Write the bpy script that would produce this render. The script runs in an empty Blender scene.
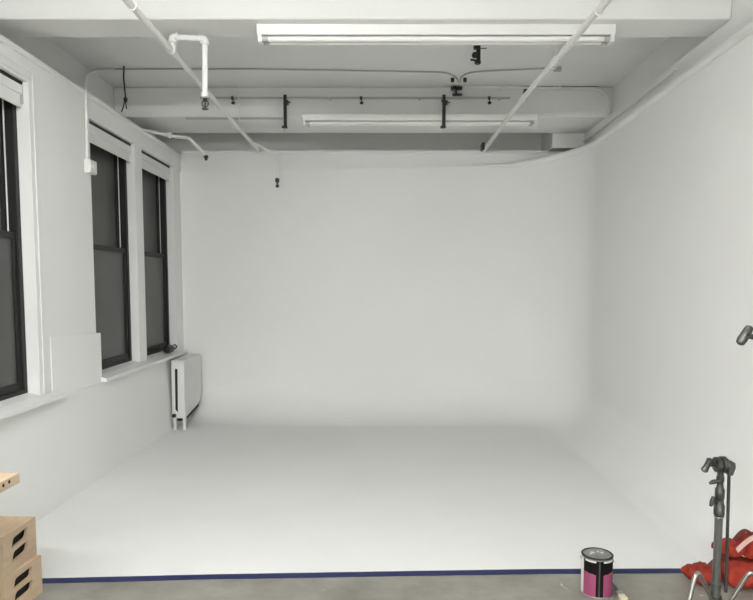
import bpy, bmesh, math, random
from mathutils import Vector, Matrix
random.seed(4)
PI = math.pi
SC = bpy.context.scene
COL = SC.collection
H0 = 1.62                                  # eye height of the camera above the floor
# ---------------------------------------------------------------- camera
F, CX, CY, HZ = 660.0, 376.5, 336.0, 285.0
PITCH = math.atan((CY - HZ) / F)
cam = bpy.data.cameras.new('camera'); camo = bpy.data.objects.new('camera', cam); COL.objects.link(camo)
cam.sensor_fit = 'HORIZONTAL'; cam.sensor_width = 36.0; cam.lens = F / 753.0 * 36.0
cam.shift_x = 0.0; cam.shift_y = (CY - 300.0) / 753.0
camo.location = (0, 0, H0); camo.rotation_euler = (PI / 2 - PITCH, 0, 0)
SC.camera = camo
# ---------------------------------------------------------------- world (night outside), exposure
w = bpy.data.worlds.new('night'); SC.world = w; w.use_nodes = True
w.node_tree.nodes['Background'].inputs[0].default_value = (0.10, 0.105, 0.10, 1)
w.node_tree.nodes['Background'].inputs[1].default_value = 0.25
SC.view_settings.view_transform = 'Standard'; SC.view_settings.look = 'None'
SC.view_settings.gamma = 1.0; SC.view_settings.use_curve_mapping = False
SC.view_settings.exposure = 0.09
TUBE_POWER = 88.0                          # emission of the lit fluorescent tubes behind the camera
LAMPS = [(-0.85, 2.72, 0.0, 0.95, 0.7), (-1.0, -0.35, 0.20, 2.05, 1.2), (-0.8, -2.8, 0.25, 2.8, 1.2)]     # x centre, y, hanging drop, strength, half length

# ---------------------------------------------------------------- measuring helpers
cP, sP = math.cos(PITCH), math.sin(PITCH)
def ray(x, y):
    a = CY - y
    return Vector((x - CX, F * cP + a * sP, a * cP - F * sP))
def atY(x, y, Y):
    r = ray(x, y); p = r * (Y / r.y); return Vector((p.x, p.y, p.z + H0))
def atX(x, y, X):
    r = ray(x, y); p = r * (X / r.x); return Vector((p.x, p.y, p.z + H0))
def atZ(x, y, Z):
    r = ray(x, y); p = r * ((Z - H0) / r.z); return Vector((p.x, p.y, Z))

# ---------------------------------------------------------------- materials
def mat(name, col, rough=0.5, metal=0.0, noise=0.0, nscale=8.0, bump=0.0, bscale=60.0, spec=0.5, emit=None, wear=None):
    m = bpy.data.materials.new(name); m.use_nodes = True
    nt = m.node_tree; N = nt.nodes; L = nt.links; b = N['Principled BSDF']
    b.inputs['Base Color'].default_value = (*col, 1); b.inputs['Roughness'].default_value = rough
    b.inputs['Metallic'].default_value = metal; b.inputs['Specular IOR Level'].default_value = spec
    tc = N.new('ShaderNodeTexCoord')
    if noise > 0:
        n = N.new('ShaderNodeTexNoise'); n.inputs['Scale'].default_value = nscale; n.inputs['Detail'].default_value = 5
        L.new(tc.outputs['Object'], n.inputs['Vector'])
        r = N.new('ShaderNodeValToRGB'); r.color_ramp.elements[0].position = 0.3; r.color_ramp.elements[1].position = 0.7
        r.color_ramp.elements[0].color = (*[c * (1 - noise) for c in col], 1)
        r.color_ramp.elements[1].color = (*[min(1, c * (1 + noise)) for c in col], 1)
        L.new(n.outputs['Fac'], r.inputs['Fac']); L.new(r.outputs['Color'], b.inputs['Base Color'])
    if bump > 0:
        n2 = N.new('ShaderNodeTexNoise'); n2.inputs['Scale'].default_value = bscale; n2.inputs['Detail'].default_value = 4
        L.new(tc.outputs['Object'], n2.inputs['Vector'])
        bp = N.new('ShaderNodeBump'); bp.inputs['Strength'].default_value = bump; bp.inputs['Distance'].default_value = 0.01
        L.new(n2.outputs['Fac'], bp.inputs['Height']); L.new(bp.outputs['Normal'], b.inputs['Normal'])
    if emit:
        b.inputs['Emission Color'].default_value = (*emit[0], 1); b.inputs['Emission Strength'].default_value = emit[1]
    return m
M = {}
M['wall'] = mat('wall_paint', (0.815, 0.822, 0.805), 0.75, noise=0.012, nscale=1.2, bump=0.05, bscale=14, spec=0.3)
M['cyc'] = mat('studio_white_paint', (0.83, 0.835, 0.82), 0.62, noise=0.012, nscale=0.9, spec=0.3)
M['cycfloor'] = mat('studio_floor_paint', (0.80, 0.805, 0.793), 0.55, noise=0.015, nscale=1.6, spec=0.3)
M['ceil'] = mat('ceiling_paint', (0.85, 0.855, 0.84), 0.85, noise=0.02, nscale=1.5, spec=0.2)
M['trimwhite'] = mat('gloss_white_trim', (0.78, 0.785, 0.78), 0.4, noise=0.01, bump=0.03, bscale=20)
M['pipe'] = mat('painted_pipe', (0.80, 0.80, 0.78), 0.45, noise=0.02, nscale=20)
M['pipegrey'] = mat('grey_conduit', (0.45, 0.46, 0.44), 0.5)
M['blackmetal'] = mat('black_window_metal', (0.012, 0.012, 0.012), 0.5, spec=0.3)
M['black'] = mat('black_plastic', (0.012, 0.012, 0.012), 0.45)
M['darksteel'] = mat('dark_steel', (0.055, 0.055, 0.052), 0.42, metal=0.6, noise=0.2, nscale=60)
M['steel'] = mat('stand_steel', (0.17, 0.175, 0.17), 0.28, metal=0.85, noise=0.08, nscale=30)
M['chrome'] = mat('chromed_tube', (0.36, 0.35, 0.335), 0.25, metal=1.0)
M['castgrey'] = mat('cast_grey_metal', (0.085, 0.088, 0.082), 0.38, metal=0.85, noise=0.25, nscale=70)
M['blind'] = mat('blind_fabric', (0.74, 0.74, 0.73), 0.8, noise=0.01)
M['tube'] = mat('fluorescent_tube_glass', (0.88, 0.88, 0.86), 0.25)
M['enamel'] = mat('white_enamel', (0.80, 0.80, 0.78), 0.4)
M['radiator'] = mat('radiator_paint', (0.72, 0.725, 0.715), 0.45, noise=0.01)
M['tape'] = mat('blue_tape', (0.014, 0.021, 0.085), 0.6, spec=0.3, noise=0.15, nscale=25)
M['tin'] = mat('can_tin', (0.36, 0.36, 0.35), 0.35, metal=0.8, noise=0.12, nscale=40)
M['lab_black'] = mat('label_black', (0.004, 0.004, 0.004), 0.6, spec=0.15)
M['lab_pink'] = mat('label_magenta', (0.27, 0.058, 0.125), 0.55, spec=0.25)
M['lab_white'] = mat('label_white', (0.66, 0.67, 0.65), 0.45)
M['lab_grey'] = mat('label_grey', (0.05, 0.05, 0.05), 0.5, spec=0.2)
M['bristle'] = mat('brush_bristle', (0.55, 0.53, 0.38), 0.8, noise=0.2, nscale=60)
M['cloth'] = mat('orange_red_canvas', (0.30, 0.036, 0.022), 0.85, noise=0.3, nscale=9, bump=0.35, bscale=45, spec=0.2)
M['strap'] = mat('pale_webbing', (0.62, 0.42, 0.38), 0.7)
M['strapdark'] = mat('dark_red_webbing', (0.14, 0.03, 0.03), 0.8)
M['pane_dark'] = None

def wood_mat(name, col, dark, sx, sy, sz):
    m = bpy.data.materials.new(name); m.use_nodes = True
    N = m.node_tree.nodes; L = m.node_tree.links; b = N['Principled BSDF']
    tc = N.new('ShaderNodeTexCoord'); mp = N.new('ShaderNodeMapping'); mp.inputs['Scale'].default_value = (sx, sy, sz)
    n = N.new('ShaderNodeTexNoise'); n.inputs['Scale'].default_value = 4; n.inputs['Detail'].default_value = 6; n.inputs['Distortion'].default_value = 0.4
    r = N.new('ShaderNodeValToRGB'); r.color_ramp.elements[0].position = 0.32; r.color_ramp.elements[1].position = 0.7
    r.color_ramp.elements[0].color = (*dark, 1); r.color_ramp.elements[1].color = (*col, 1)
    L.new(tc.outputs['Object'], mp.inputs['Vector']); L.new(mp.outputs['Vector'], n.inputs['Vector'])
    L.new(n.outputs['Fac'], r.inputs['Fac']); L.new(r.outputs['Color'], b.inputs['Base Color'])
    b.inputs['Roughness'].default_value = 0.55; return m
M['ply'] = wood_mat('birch_plywood', (0.55, 0.41, 0.28), (0.46, 0.33, 0.21), 8, 1.2, 8)
M['ply2'] = wood_mat('birch_plywood_pale', (0.60, 0.465, 0.325), (0.52, 0.39, 0.265), 8, 1.2, 8)
M['hole'] = mat('dark_recess', (0.02, 0.017, 0.014), 0.9)  # near-black colour stands for the shade inside holes, slots and gaps

def concrete():
    m = bpy.data.materials.new('bare_concrete'); m.use_nodes = True
    N = m.node_tree.nodes; L = m.node_tree.links; b = N['Principled BSDF']
    tc = N.new('ShaderNodeTexCoord')
    n = N.new('ShaderNodeTexNoise'); n.inputs['Scale'].default_value = 2.6; n.inputs['Detail'].default_value = 8; n.inputs['Roughness'].default_value = 0.65
    r = N.new('ShaderNodeValToRGB'); r.color_ramp.elements[0].position = 0.33; r.color_ramp.elements[1].position = 0.68
    r.color_ramp.elements[0].color = (0.18, 0.168, 0.145, 1); r.color_ramp.elements[1].color = (0.31, 0.30, 0.27, 1)
    L.new(tc.outputs['Object'], n.inputs['Vector']); L.new(n.outputs['Fac'], r.inputs['Fac'])
    # splashes of white paint near the masked edge
    s = N.new('ShaderNodeTexNoise'); s.inputs['Scale'].default_value = 11; s.inputs['Detail'].default_value = 3; s.inputs['Distortion'].default_value = 1.2
    L.new(tc.outputs['Object'], s.inputs['Vector'])
    r2 = N.new('ShaderNodeValToRGB'); r2.color_ramp.elements[0].position = 0.735; r2.color_ramp.elements[1].position = 0.76
    L.new(s.outputs['Fac'], r2.inputs['Fac'])
    mx = N.new('ShaderNodeMix'); mx.data_type = 'RGBA'
    L.new(r2.outputs['Color'], mx.inputs[0]); L.new(r.outputs['Color'], mx.inputs[6]); mx.inputs[7].default_value = (0.6, 0.6, 0.57, 1)
    L.new(mx.outputs[2], b.inputs['Base Color'])
    bp = N.new('ShaderNodeBump'); bp.inputs['Strength'].default_value = 0.15; bp.inputs['Distance'].default_value = 0.01
    L.new(n.outputs['Fac'], bp.inputs['Height']); L.new(bp.outputs['Normal'], b.inputs['Normal'])
    b.inputs['Roughness'].default_value = 0.5
    return m
M['concrete'] = concrete()

def glass(name, tint, k):
    m = bpy.data.materials.new(name); m.use_nodes = True
    N = m.node_tree.nodes; L = m.node_tree.links; b = N['Principled BSDF']; out = N['Material Output']
    b.inputs['Base Color'].default_value = (*tint, 1); b.inputs['Roughness'].default_value = 0.3; b.inputs['Specular IOR Level'].default_value = 0.35
    t = N.new('ShaderNodeBsdfTransparent'); t.inputs[0].default_value = (0.8, 0.8, 0.8, 1)
    mx = N.new('ShaderNodeMixShader'); mx.inputs[0].default_value = k
    L.new(t.outputs[0], mx.inputs[1]); L.new(b.outputs[0], mx.inputs[2]); L.new(mx.outputs[0], out.inputs[0])
    return m
M['glass'] = glass('dusty_window_glass', (0.095, 0.098, 0.09), 0.85)

# ---------------------------------------------------------------- mesh helpers
def obj(name, bm, m, parent=None, smooth=False, bevel=0.0, auto=True):
    bmesh.ops.recalc_face_normals(bm, faces=bm.faces[:])
    me = bpy.data.meshes.new(name); bm.to_mesh(me); bm.free()
    for mm in (m if isinstance(m, (list, tuple)) else [m]): me.materials.append(mm)
    o = bpy.data.objects.new(name, me); COL.objects.link(o)
    if parent is not None: o.parent = parent
    if smooth:
        for p in me.polygons: p.use_smooth = True
        if auto: me.set_sharp_from_angle(angle=math.radians(40))
    if bevel > 0:
        b = o.modifiers.new('bevel', 'BEVEL'); b.width = bevel; b.segments = 2; b.limit_method = 'ANGLE'; b.angle_limit = math.radians(50)
    return o
def tag(o, label, cat, group=None):
    o['label'] = label; o['category'] = cat
    if group: o['group'] = group
    return o
def thing(name, label, cat, loc=(0, 0, 0), rz=0.0, group=None):
    o = bpy.data.objects.new(name, None); COL.objects.link(o); o.empty_display_size = 0.05
    o.location = loc; o.rotation_euler = (0, 0, rz)
    return tag(o, label, cat, group)
def struct(name, bm, m, label=None, **k):
    o = obj(name, bm, m, **k); o['kind'] = 'structure'
    if label: o['label'] = label
    return o
def BM(): return bmesh.new()
def box(bm, x0, x1, y0, y1, z0, z1):
    v = [bm.verts.new(p) for p in ((x0,y0,z0),(x1,y0,z0),(x1,y1,z0),(x0,y1,z0),(x0,y0,z1),(x1,y0,z1),(x1,y1,z1),(x0,y1,z1))]
    for f in ((0,3,2,1),(4,5,6,7),(0,1,5,4),(1,2,6,5),(2,3,7,6),(3,0,4,7)): bm.faces.new([v[i] for i in f])
    return bm
def fillet(pts, R, n=6):
    out = [Vector(pts[0])]
    for i in range(1, len(pts) - 1):
        a, b, c = Vector(pts[i-1]), Vector(pts[i]), Vector(pts[i+1])
        d = min(R, (a-b).length * 0.48, (c-b).length * 0.48)
        p, q = b + (a-b).normalized() * d, b + (c-b).normalized() * d
        for k in range(n + 1):
            t = k / n; out.append(p * (1-t)**2 + b * 2*t*(1-t) + q * t*t)
    out.append(Vector(pts[-1])); return out
def tube(bm, pts, r, seg=12, R=0.0, caps=True, radii=None):
    P = fillet(pts, R) if R > 0 else [Vector(p) for p in pts]
    rings = []; nrm = None
    for i, p in enumerate(P):
        t = (P[min(i+1, len(P)-1)] - P[max(i-1, 0)]).normalized()
        if nrm is None:
            up = Vector((0, 0, 1)) if abs(t.z) < 0.9 else Vector((1, 0, 0))
            nrm = t.cross(up).normalized()
        nrm = (nrm - t * nrm.dot(t)).normalized(); bn = t.cross(nrm)
        rr = radii[i] if radii else r
        rings.append([bm.verts.new(p + (nrm * math.cos(2*PI*k/seg) + bn * math.sin(2*PI*k/seg)) * rr) for k in range(seg)])
    for a, b in zip(rings, rings[1:]):
        for k in range(seg): bm.faces.new((a[k], a[(k+1) % seg], b[(k+1) % seg], b[k]))
    if caps: bm.faces.new(rings[0][::-1]); bm.faces.new(rings[-1])
    return bm
def lathe(bm, prof, base=(0, 0, 0), axis=(0, 0, 1), seg=24):
    """prof: list of (radius, height) along axis from base"""
    ax = Vector(axis).normalized(); up = Vector((0, 0, 1)) if abs(ax.z) < 0.9 else Vector((1, 0, 0))
    u = ax.cross(up).normalized(); v = ax.cross(u); B = Vector(base); rings = []
    for r, h in prof:
        r = max(r, 1e-4)
        rings.append([bm.verts.new(B + ax * h + (u * math.cos(2*PI*k/seg) + v * math.sin(2*PI*k/seg)) * r) for k in range(seg)])
    for a, b in zip(rings, rings[1:]):
        for k in range(seg): bm.faces.new((a[k], a[(k+1) % seg], b[(k+1) % seg], b[k]))
    bm.faces.new(rings[0][::-1]); bm.faces.new(rings[-1]); return bm
def prism(bm, outline, t0, t1, axis='x'):
    """outline in the two other axes, extruded t0..t1 along axis"""
    def P(a, b, t): return {'x': (t, a, b), 'y': (a, t, b), 'z': (a, b, t)}[axis]
    A = [bm.verts.new(P(a, b, t0)) for a, b in outline]; B = [bm.verts.new(P(a, b, t1)) for a, b in outline]
    n = len(A); bm.faces.new(A); bm.faces.new(B[::-1])
    for i in range(n): bm.faces.new((A[i], B[i], B[(i+1) % n], A[(i+1) % n]))
    return bm
def grid_strip(bm, rows):
    R = [[bm.verts.new(p) for p in row] for row in rows]
    for a, b in zip(R, R[1:]):
        for k in range(len(a) - 1): bm.faces.new((a[k], a[k+1], b[k+1], b[k]))
    return bm

# ================================================================ THE ROOM
ZC = H0 + 2.07        # ceiling
ZB = H0 + 1.76        # underside of the beams
ZL = H0 + 1.56        # top of the thick window wall
XL = -2.36            # face of the window wall
XLU = -2.76           # set-back face above it
YB = 8.05             # face of the painted back wall
YR = -4.2             # wall behind the camera
def XR(Y): return 2.36 + 0.022 * max(0.0, Y - 4.5)       # face of the upper right wall
TAPE = [(-12, 581.5), (45, 580), (220, 575.8), (400, 572.8), (540, 570.6), (690, 570), (860, 570)]
TP = [atZ(x, y, 0.0) for x, y in TAPE]
def tape_y(X):
    for a, b in zip(TP, TP[1:]):
        if a.x <= X <= b.x: return a.y + (b.y - a.y) * (X - a.x) / (b.x - a.x)
    return TP[0].y if X < TP[0].x else TP[-1].y

# bare concrete floor and the white painted studio floor
struct('floor', box(BM(), XLU - 0.3, 2.8, YR - 0.2, 8.7, -0.2, 0.0), M['concrete'], 'bare grey concrete floor in front of the blue tape')
bm = BM(); xs = [-2.36] + [p.x for p in TP if -2.36 < p.x < 2.36] + [2.42]
top = [bm.verts.new((x, tape_y(x) + 0.005, 0.003)) for x in xs]; far = [bm.verts.new((x, 8.06, 0.003)) for x in xs]
for i in range(len(xs) - 1): bm.faces.new((top[i], top[i+1], far[i+1], far[i]))
struct('floor', bm, M['cycfloor'], 'white painted studio floor sweeping up to the back wall')

# window openings (y0, y1) in the thick left wall
WZ0, WZ1 = 0.80, 2.99
OPEN = [(3.30, 4.60), (5.54, 6.58), (6.75, 7.79)]
bm = BM()
box(bm, XLU, XL, YR, YB + 0.04, 0.0, WZ0)
box(bm, XLU, XL, YR, YB + 0.04, WZ1, ZL)
ys = [YR] + [v for o_ in OPEN for v in o_] + [YB + 0.04]
for i in range(0, len(ys), 2): box(bm, XLU, XL, ys[i], ys[i+1], WZ0, WZ1)
box(bm, XLU - 0.3, XLU, YR, 8.7, ZL - 0.35, ZC)
struct('wall_left', bm, M['wall'], 'white window wall on the left')

# skim of studio paint board on the lower left wall: stepped top, foot leaning slightly
bm = BM()
yn = atX(54, 337, -2.33).y; yf = atX(101, 345, -2.33).y
z1 = atX(54, 337, -2.33).z; z2 = atX(100, 333, -2.33).z
out = [(3.55, 0.0), (3.55, 0.795), (yn, 0.795), (yn, z1), (yf, z2), (yf, 0.795), (YB, 0.795), (YB, 0.0)]
def foot(y): return -2.345 + (min(max(y, 4.2), 7.3) - 4.2) / 3.1 * 0.07
A = [bm.verts.new(((XL + 0.006 if (y < yn + .01 and z > 0.7) else -2.33) if z > 0.1 else foot(y), y, z)) for y, z in out]
B = [bm.verts.new((XL - 0.002, y, z)) for y, z in out]
bm.faces.new((A[0], A[1], A[2], A[5], A[6], A[7])); bm.faces.new((A[2], A[3], A[4], A[5]))
for i in range(8): bm.faces.new((A[i], A[(i+1) % 8], B[(i+1) % 8], B[i]))
struct('wall_left', bm, M['cyc'], 'white painted lower wall panel with stepped top edge')

# back and right studio sweep: floor cove + rounded vertical corner
RC = 0.78
def RFi(i):
    x, y, nx, ny = path[i]
    if ny != -1: return 0.42 + 0.1 * max(0.0, -ny)
    return 0.42 + 0.14 * min(1.0, max(0.0, (x + 1.9) / 1.0)) - 0.04 * min(1.0, max(0.0, x - 0.6))
XE = lambda Y: XR(Y) - 0.04
path = [(-2.362 + i * 0.25, YB, 0, -1) for i in range(int((XE(YB) - RC + 2.362) / 0.25) + 1)]
cxr, cyr = XE(YB - RC) - RC, YB - RC
NARC = 20
for k in range(NARC + 1):
    a = PI / 2 * (1 - k / NARC)
    path.append((cxr + RC * math.cos(a), cyr + RC * math.sin(a), -math.cos(a), -math.sin(a)))
y = cyr - 0.25
while y > 3.6: path.append((XE(y), y, -1, 0)); y -= 0.25
path.append((XE(3.6), 3.6, -1, 0))
def topz(i):
    x, y, nx, ny = path[i]
    if ny == -1: return H0 + 1.355 + (x + 2.34) / 4.0 * 0.075
    if nx == -1: return H0 + 1.525 + (cyr - y) * 0.018
    t = -nx; return H0 + 1.43 + 0.095 * t
def prof_pts(i):
    x, y, nx, ny = path[i]; pts = []; RF = RFi(i)
    NC = 12
    for k in range(NC + 1):
        a = PI / 2 * k / NC
        d = RF * (1 - math.sin(a)); z = RF * (1 - math.cos(a)) + 0.003
        pts.append((x + nx * d, y + ny * d, z))
    T = topz(i)
    for k in range(1, 9): pts.append((x, y, RF + (T - RF) * k / 8))
    pts.append((x - nx * 0.05, y - ny * 0.05, T))
    return pts
mid = next(i for i, p in enumerate(path) if p[1] < YB - 0.3 * RC)
for nm, a, b in (('wall_back', 0, mid + 1), ('wall_right', mid, len(path))):
    o = struct(nm, grid_strip(BM(), [prof_pts(i) for i in range(a, b)]), M['cyc'],
               'white painted back wall curving into the floor' if nm == 'wall_back' else 'white painted right studio wall with rounded corner', smooth=True)
# the plaster behind the sweep, above it, and the set-back upper walls
bm = BM()
box(bm, XL, XR(8.1) + 0.1, YB + 0.045, YB + 0.35, 0.0, H0 + 1.61)
box(bm, XLU - 0.3, 2.8, YB + 0.35, YB + 0.6, 0.0, ZC)
struct('wall_back', bm, M['wall'], 'plaster strip above the painted back wall')
bm = BM()
prism(bm, [(XR(4.86), 4.86), (XR(YB + 0.35), YB + 0.35), (2.8, YB + 0.35), (2.8, 4.86)], 0.0, ZB, 'z')
prism(bm, [(2.455, 4.86), (2.49, YB + 0.35), (2.8, YB + 0.35), (2.8, 4.86)], ZB, ZC, 'z')
box(bm, 2.36, 2.8, YR, 4.86, 0.0, ZC)
box(bm, 2.06, 2.6, 7.88, YB + 0.35, H0 + 1.60, ZC)
struct('wall_right', bm, M['wall'], 'upper right wall stepping back under the ceiling')
struct('wall_front', box(BM(), XLU - 0.3, 2.8, YR - 0.2, YR, 0.0, ZC), M['wall'])
struct('ceiling', box(BM(), XLU - 0.3, 2.8, YR - 0.2, 8.7, ZC, ZC + 0.2), M['ceil'])
# beams
for n, (a, b, lab) in enumerate([(4.53, 4.86, 'large white ceiling beam nearest the camera'), (7.10, 7.83, 'white ceiling beam near the back wall'),
                                 (2.56, 2.88, None), (-0.52, -0.18, None), (-2.95, -2.60, None)]):
    struct('trim_%d' % (n + 1), box(BM(), XLU + 0.001, 2.359 if n != 1 else 2.50, a, b, ZB, ZC - 0.001), M['wall'], lab, bevel=0.012)
# rounded bead along the top of the right sweep, fading round the corner
pts = []; rad = []
for i in range(len(path)):
    x, y, nx, ny = path[i]
    if ny == -1 and x < 1.0: continue
    T = topz(i) + 0.005
    pts.append(Vector((x + nx * 0.0, y + ny * 0.0, T)))
    f_ = min(1.0, max(0.15, (x - 0.9) / 1.0)) if ny == -1 else 1.0
    rad.append(0.036 * f_)
struct('trim_6', tube(BM(), pts, 0.036, seg=14, radii=rad), M['wall'], 'rounded white bead along the top of the right wall', smooth=True)
# thin ledge lip of the window wall
struct('trim_7', box(BM(), XL - 0.02, XL + 0.015, YR, YB, ZL - 0.035, ZL + 0.004), M['wall'], 'thin lip along the top of the window wall', bevel=0.006)
struct('trim_8', box(BM(), XL + 0.01, 2.2, YB - 0.02 + 0.05, YB + 0.06, H0 + 1.58, H0 + 1.615), M['wall'], 'thin lip above the painted back wall', bevel=0.006)

# ---------------------------------------------------------------- windows
XW = -2.44
def window(n, y0, y1, lab, casing=False):
    w_ = bpy.data.objects.new('window_%d' % n, None); COL.objects.link(w_); w_['kind'] = 'structure'; w_['label'] = lab
    w_.location = (0, 0, 0)
    zb, zt, zm = 0.868, 2.985, 1.945
    yo = 0.022 if n == 1 else 0.03
    ya, yb = y0 + 0.0, y1 - yo + (0.0)
    bm = BM()                                        # black outer frame
    fw = 0.045
    box(bm, XW - 0.16, XW, ya, ya + fw, zb, zt); box(bm, XW - 0.16, XW, yb - fw, yb, zb, zt)
    box(bm, XW - 0.16, XW, ya + fw, yb - fw, zb, zb + 0.03); box(bm, XW - 0.16, XW, ya + fw, yb - fw, zt - 0.05, zt)
    obj('frame', bm, M['blackmetal'], w_, bevel=0.003)
    obj('gap_shade_strip', box(BM(), XW + 0.001, XW + 0.050, ya + 0.004, yb - 0.004, 2.970, 2.988), M['blackmetal'], w_)  # black strip stands in for the shade in the gap above the blind
    def sash(name, x1, x0, za, zc, st, rb, rt):
        bm = BM(); a, b = ya + fw, yb - fw
        box(bm, x0, x1, a, a + st, za, zc); box(bm, x0, x1, b - st, b, za, zc)
        box(bm, x0, x1, a + st, b - st, za, za + rb); box(bm, x0, x1, a + st, b - st, zc - rt, zc)
        s = obj(name, bm, M['blackmetal'], w_, bevel=0.003)
        xm = (x0 + x1) / 2
        obj('pane', box(BM(), xm - 0.003, xm + 0.003, a + st, b - st, za + rb, zc - rt), M['glass'], s)
    sash('lower_sash', XW - 0.015, XW - 0.055, zb + 0.03, zm + 0.03, 0.035, 0.05, 0.045)
    sash('upper_sash', XW - 0.075, XW - 0.115, zm - 0.02, zt - 0.05, 0.035, 0.045, 0.04)
    # bright aluminium track beside the upper sash
    obj('track', box(BM(), XW - 0.068, XW - 0.06, yb - fw - 0.006, yb - fw - 0.001, zm + 0.04, zt - 0.05), M['enamel'], w_)
    # white inner liner of the opening and the sill
    bm = BM()
    box(bm, XW - 0.1, XL + 0.002, yb, y1 + 0.001, WZ0 + 0.03, WZ1)
    if n == 1: box(bm, XL + 0.001, XL + 0.01, y1 - 0.03, y1 + 0.035, WZ0 + 0.03, WZ1)
    obj('jamb_liner', bm, M['trimwhite'], w_, bevel=0.004)
    prof = [(XW - 0.16, zb), (XW, zb), (-2.285, WZ0 + 0.035), (-2.285, WZ0 + 0.002), (XW - 0.16, WZ0 + 0.002)]
    ye = y1 + (0.20 if n == 1 else (0.0 if n == 2 else 0.14)); ys_ = y0 - (0.1 if n == 1 else 0.0)
    if n == 2: ye = y1 + 0.17
    bm = BM()
    prism(bm, prof, ys_ if n != 1 else y0 - .1, ye, 'y') if False else None
    # back piece sits in the opening, front piece oversails the wall
    prism(bm, [(XW - 0.16, zb), (XW, zb), (XL, WZ0 + 0.05), (XL, WZ0 + 0.002), (XW - 0.16, WZ0 + 0.002)], y0 + 0.001, y1 - 0.001, 'y')
    prism(bm, [(XL + 0.002, WZ0 + 0.05), (-2.285, WZ0 + 0.03), (-2.285, WZ0 - 0.0), (XL + 0.002, WZ0)], ys_, ye, 'y')
    obj('sill', bm, M['trimwhite'], w_, bevel=0.003)
    if casing:
        bm = BM()
        yo_ = atX(44, 245, -2.335).y
        for (a, b, t) in ((y1 + 0.035, yo_ - 0.05, 0.010), (yo_ - 0.05, yo_, 0.014)):
            box(bm, XL + 0.001, XL + t, a, b, WZ0 + 0.05, ZL - 0.09 - (0.0 if t > .02 else .03))
        box(bm, XL + 0.001, XL + 0.010, y0 - 0.1, yo_ - 0.05, WZ1 + 0.02, ZL - 0.12)
        box(bm, XL + 0.001, XL + 0.014, y0 - 0.1, yo_ - 0.05, ZL - 0.12, ZL - 0.09)
        obj('casing', bm, M['trimwhite'], w_, bevel=0.004)
    return w_
window(1, *OPEN[0], 'black framed sash window cut off by the left edge of the photo', casing=True)
window(2, *OPEN[1], 'black framed sash window left of the white mullion')
window(3, *OPEN[2], 'black framed sash window nearest the back corner')

def blind(y0, y1, label):
    t = thing('roller_blind', label, 'blind', (XW + 0.02, (y0 + y1) / 2, 2.81), 0, 'roller blinds rolled up at the window heads')
    hw = (y1 - y0) / 2 - 0.02
    b = BM(); box(b, 0.0, 0.034, -hw, hw - 0.01, 0.088, 0.155)
    obj('cassette', b, M['blind'], t, bevel=0.01)
    obj('shade_fabric', box(BM(), 0.018, 0.022, -hw + 0.015, hw - 0.03, 0.012, 0.10), M['blind'], t)
    b = BM(); tube(b, [(0.02, -hw + 0.015, 0.008), (0.02, hw - 0.03, 0.008)], 0.007)
    obj('hem_bar', b, M['blind'], t, smooth=True)
    obj('end_bracket', box(BM(), 0.002, 0.03, hw - 0.009, hw - 0.003, 0.03, 0.15), M['pipegrey'], t)
for (a, b), lab in zip(OPEN, ['white roller blind at the window cut by the left edge', 'white roller blind above the middle window beside the switch box', 'white roller blind above the window nearest the back corner']):
    blind(a, b, lab)

# ================================================================ blue tape on the floor
bm = BM(); rows = []
pts = []
for a, b in zip(TP, TP[1:]):
    for k in range(8): pts.append(a.lerp(b, k / 8))
pts = [p for p in pts if -2.3 < p.x < 2.3]
rnd = random.Random(2)
lo = [bm.verts.new((p.x, p.y - 0.045 + rnd.uniform(-.002, .002), 0.0045)) for p in pts]
hi = [bm.verts.new((p.x, p.y + 0.012 + rnd.uniform(-.001, .001), 0.0045)) for p in pts]
lo2 = [bm.verts.new((v.co.x, v.co.y, 0.0008)) for v in lo]; hi2 = [bm.verts.new((v.co.x, v.co.y, 0.0008)) for v in hi]
for i in range(len(pts) - 1):
    bm.faces.new((lo[i], lo[i+1], hi[i+1], hi[i])); bm.faces.new((lo2[i], lo[i], lo[i+1], lo2[i+1])); bm.faces.new((hi[i], hi2[i], hi2[i+1], hi[i+1]))
tag(obj('masking_tape', bm, M['tape']), 'long strip of blue tape where the white floor meets the concrete', 'tape')

# ================================================================ fluorescent fixtures
def fixture(x0, x1, yc, label, lit=0.0, group='long fluorescent strip lights under the beams'):
    cx = (x0 + x1) / 2; L = (x1 - x0) / 2
    t = thing('fluorescent_light', label, 'ceiling light', (cx, yc, ZB - 0.14), 0, group)
    b = BM()                                          # housing with sloping sides
    prism(b, [(-0.045, 0.075), (0.045, 0.075), (0.06, 0.14), (-0.06, 0.14)], -L, L, 'x')
    obj('housing', b, M['enamel'], t, bevel=0.003)
    for s in (-1, 1):
        obj('lamp_holder', box(BM(), s * (L - 0.02) - 0.014, s * (L - 0.02) + 0.014, -0.05, 0.05, 0.027, 0.08), M['enamel'], t, bevel=0.004)
    tm = M['tube'] if not lit else mat('lit_fluorescent_tube', (0.9, 0.9, 0.9), 0.4, emit=((1.0, 0.995, 0.975), TUBE_POWER * lit))
    for s in (-1, 1):
        b = BM(); tube(b, [(-L + 0.034, s * 0.032, 0.050), (L - 0.034, s * 0.032, 0.050)], 0.017, seg=10)
        o = obj('tube', b, tm, t, smooth=True)
        for e in (-1, 1):
            obj('end_cap', tube(BM(), [(e * (L - 0.034), s * 0.032, 0.050), (e * (L - 0.075), s * 0.032, 0.050)], 0.0178, seg=10), M['pipegrey'], o, smooth=True)
    return t
fixture(-0.812, 1.622, 4.67, 'long white fluorescent light fixture below the near beam')
fx = fixture(-0.77, 1.665, 7.036, 'long fluorescent light fixture on the beam near the back wall, between black brackets'); fx.location.z += 0.005
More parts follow.
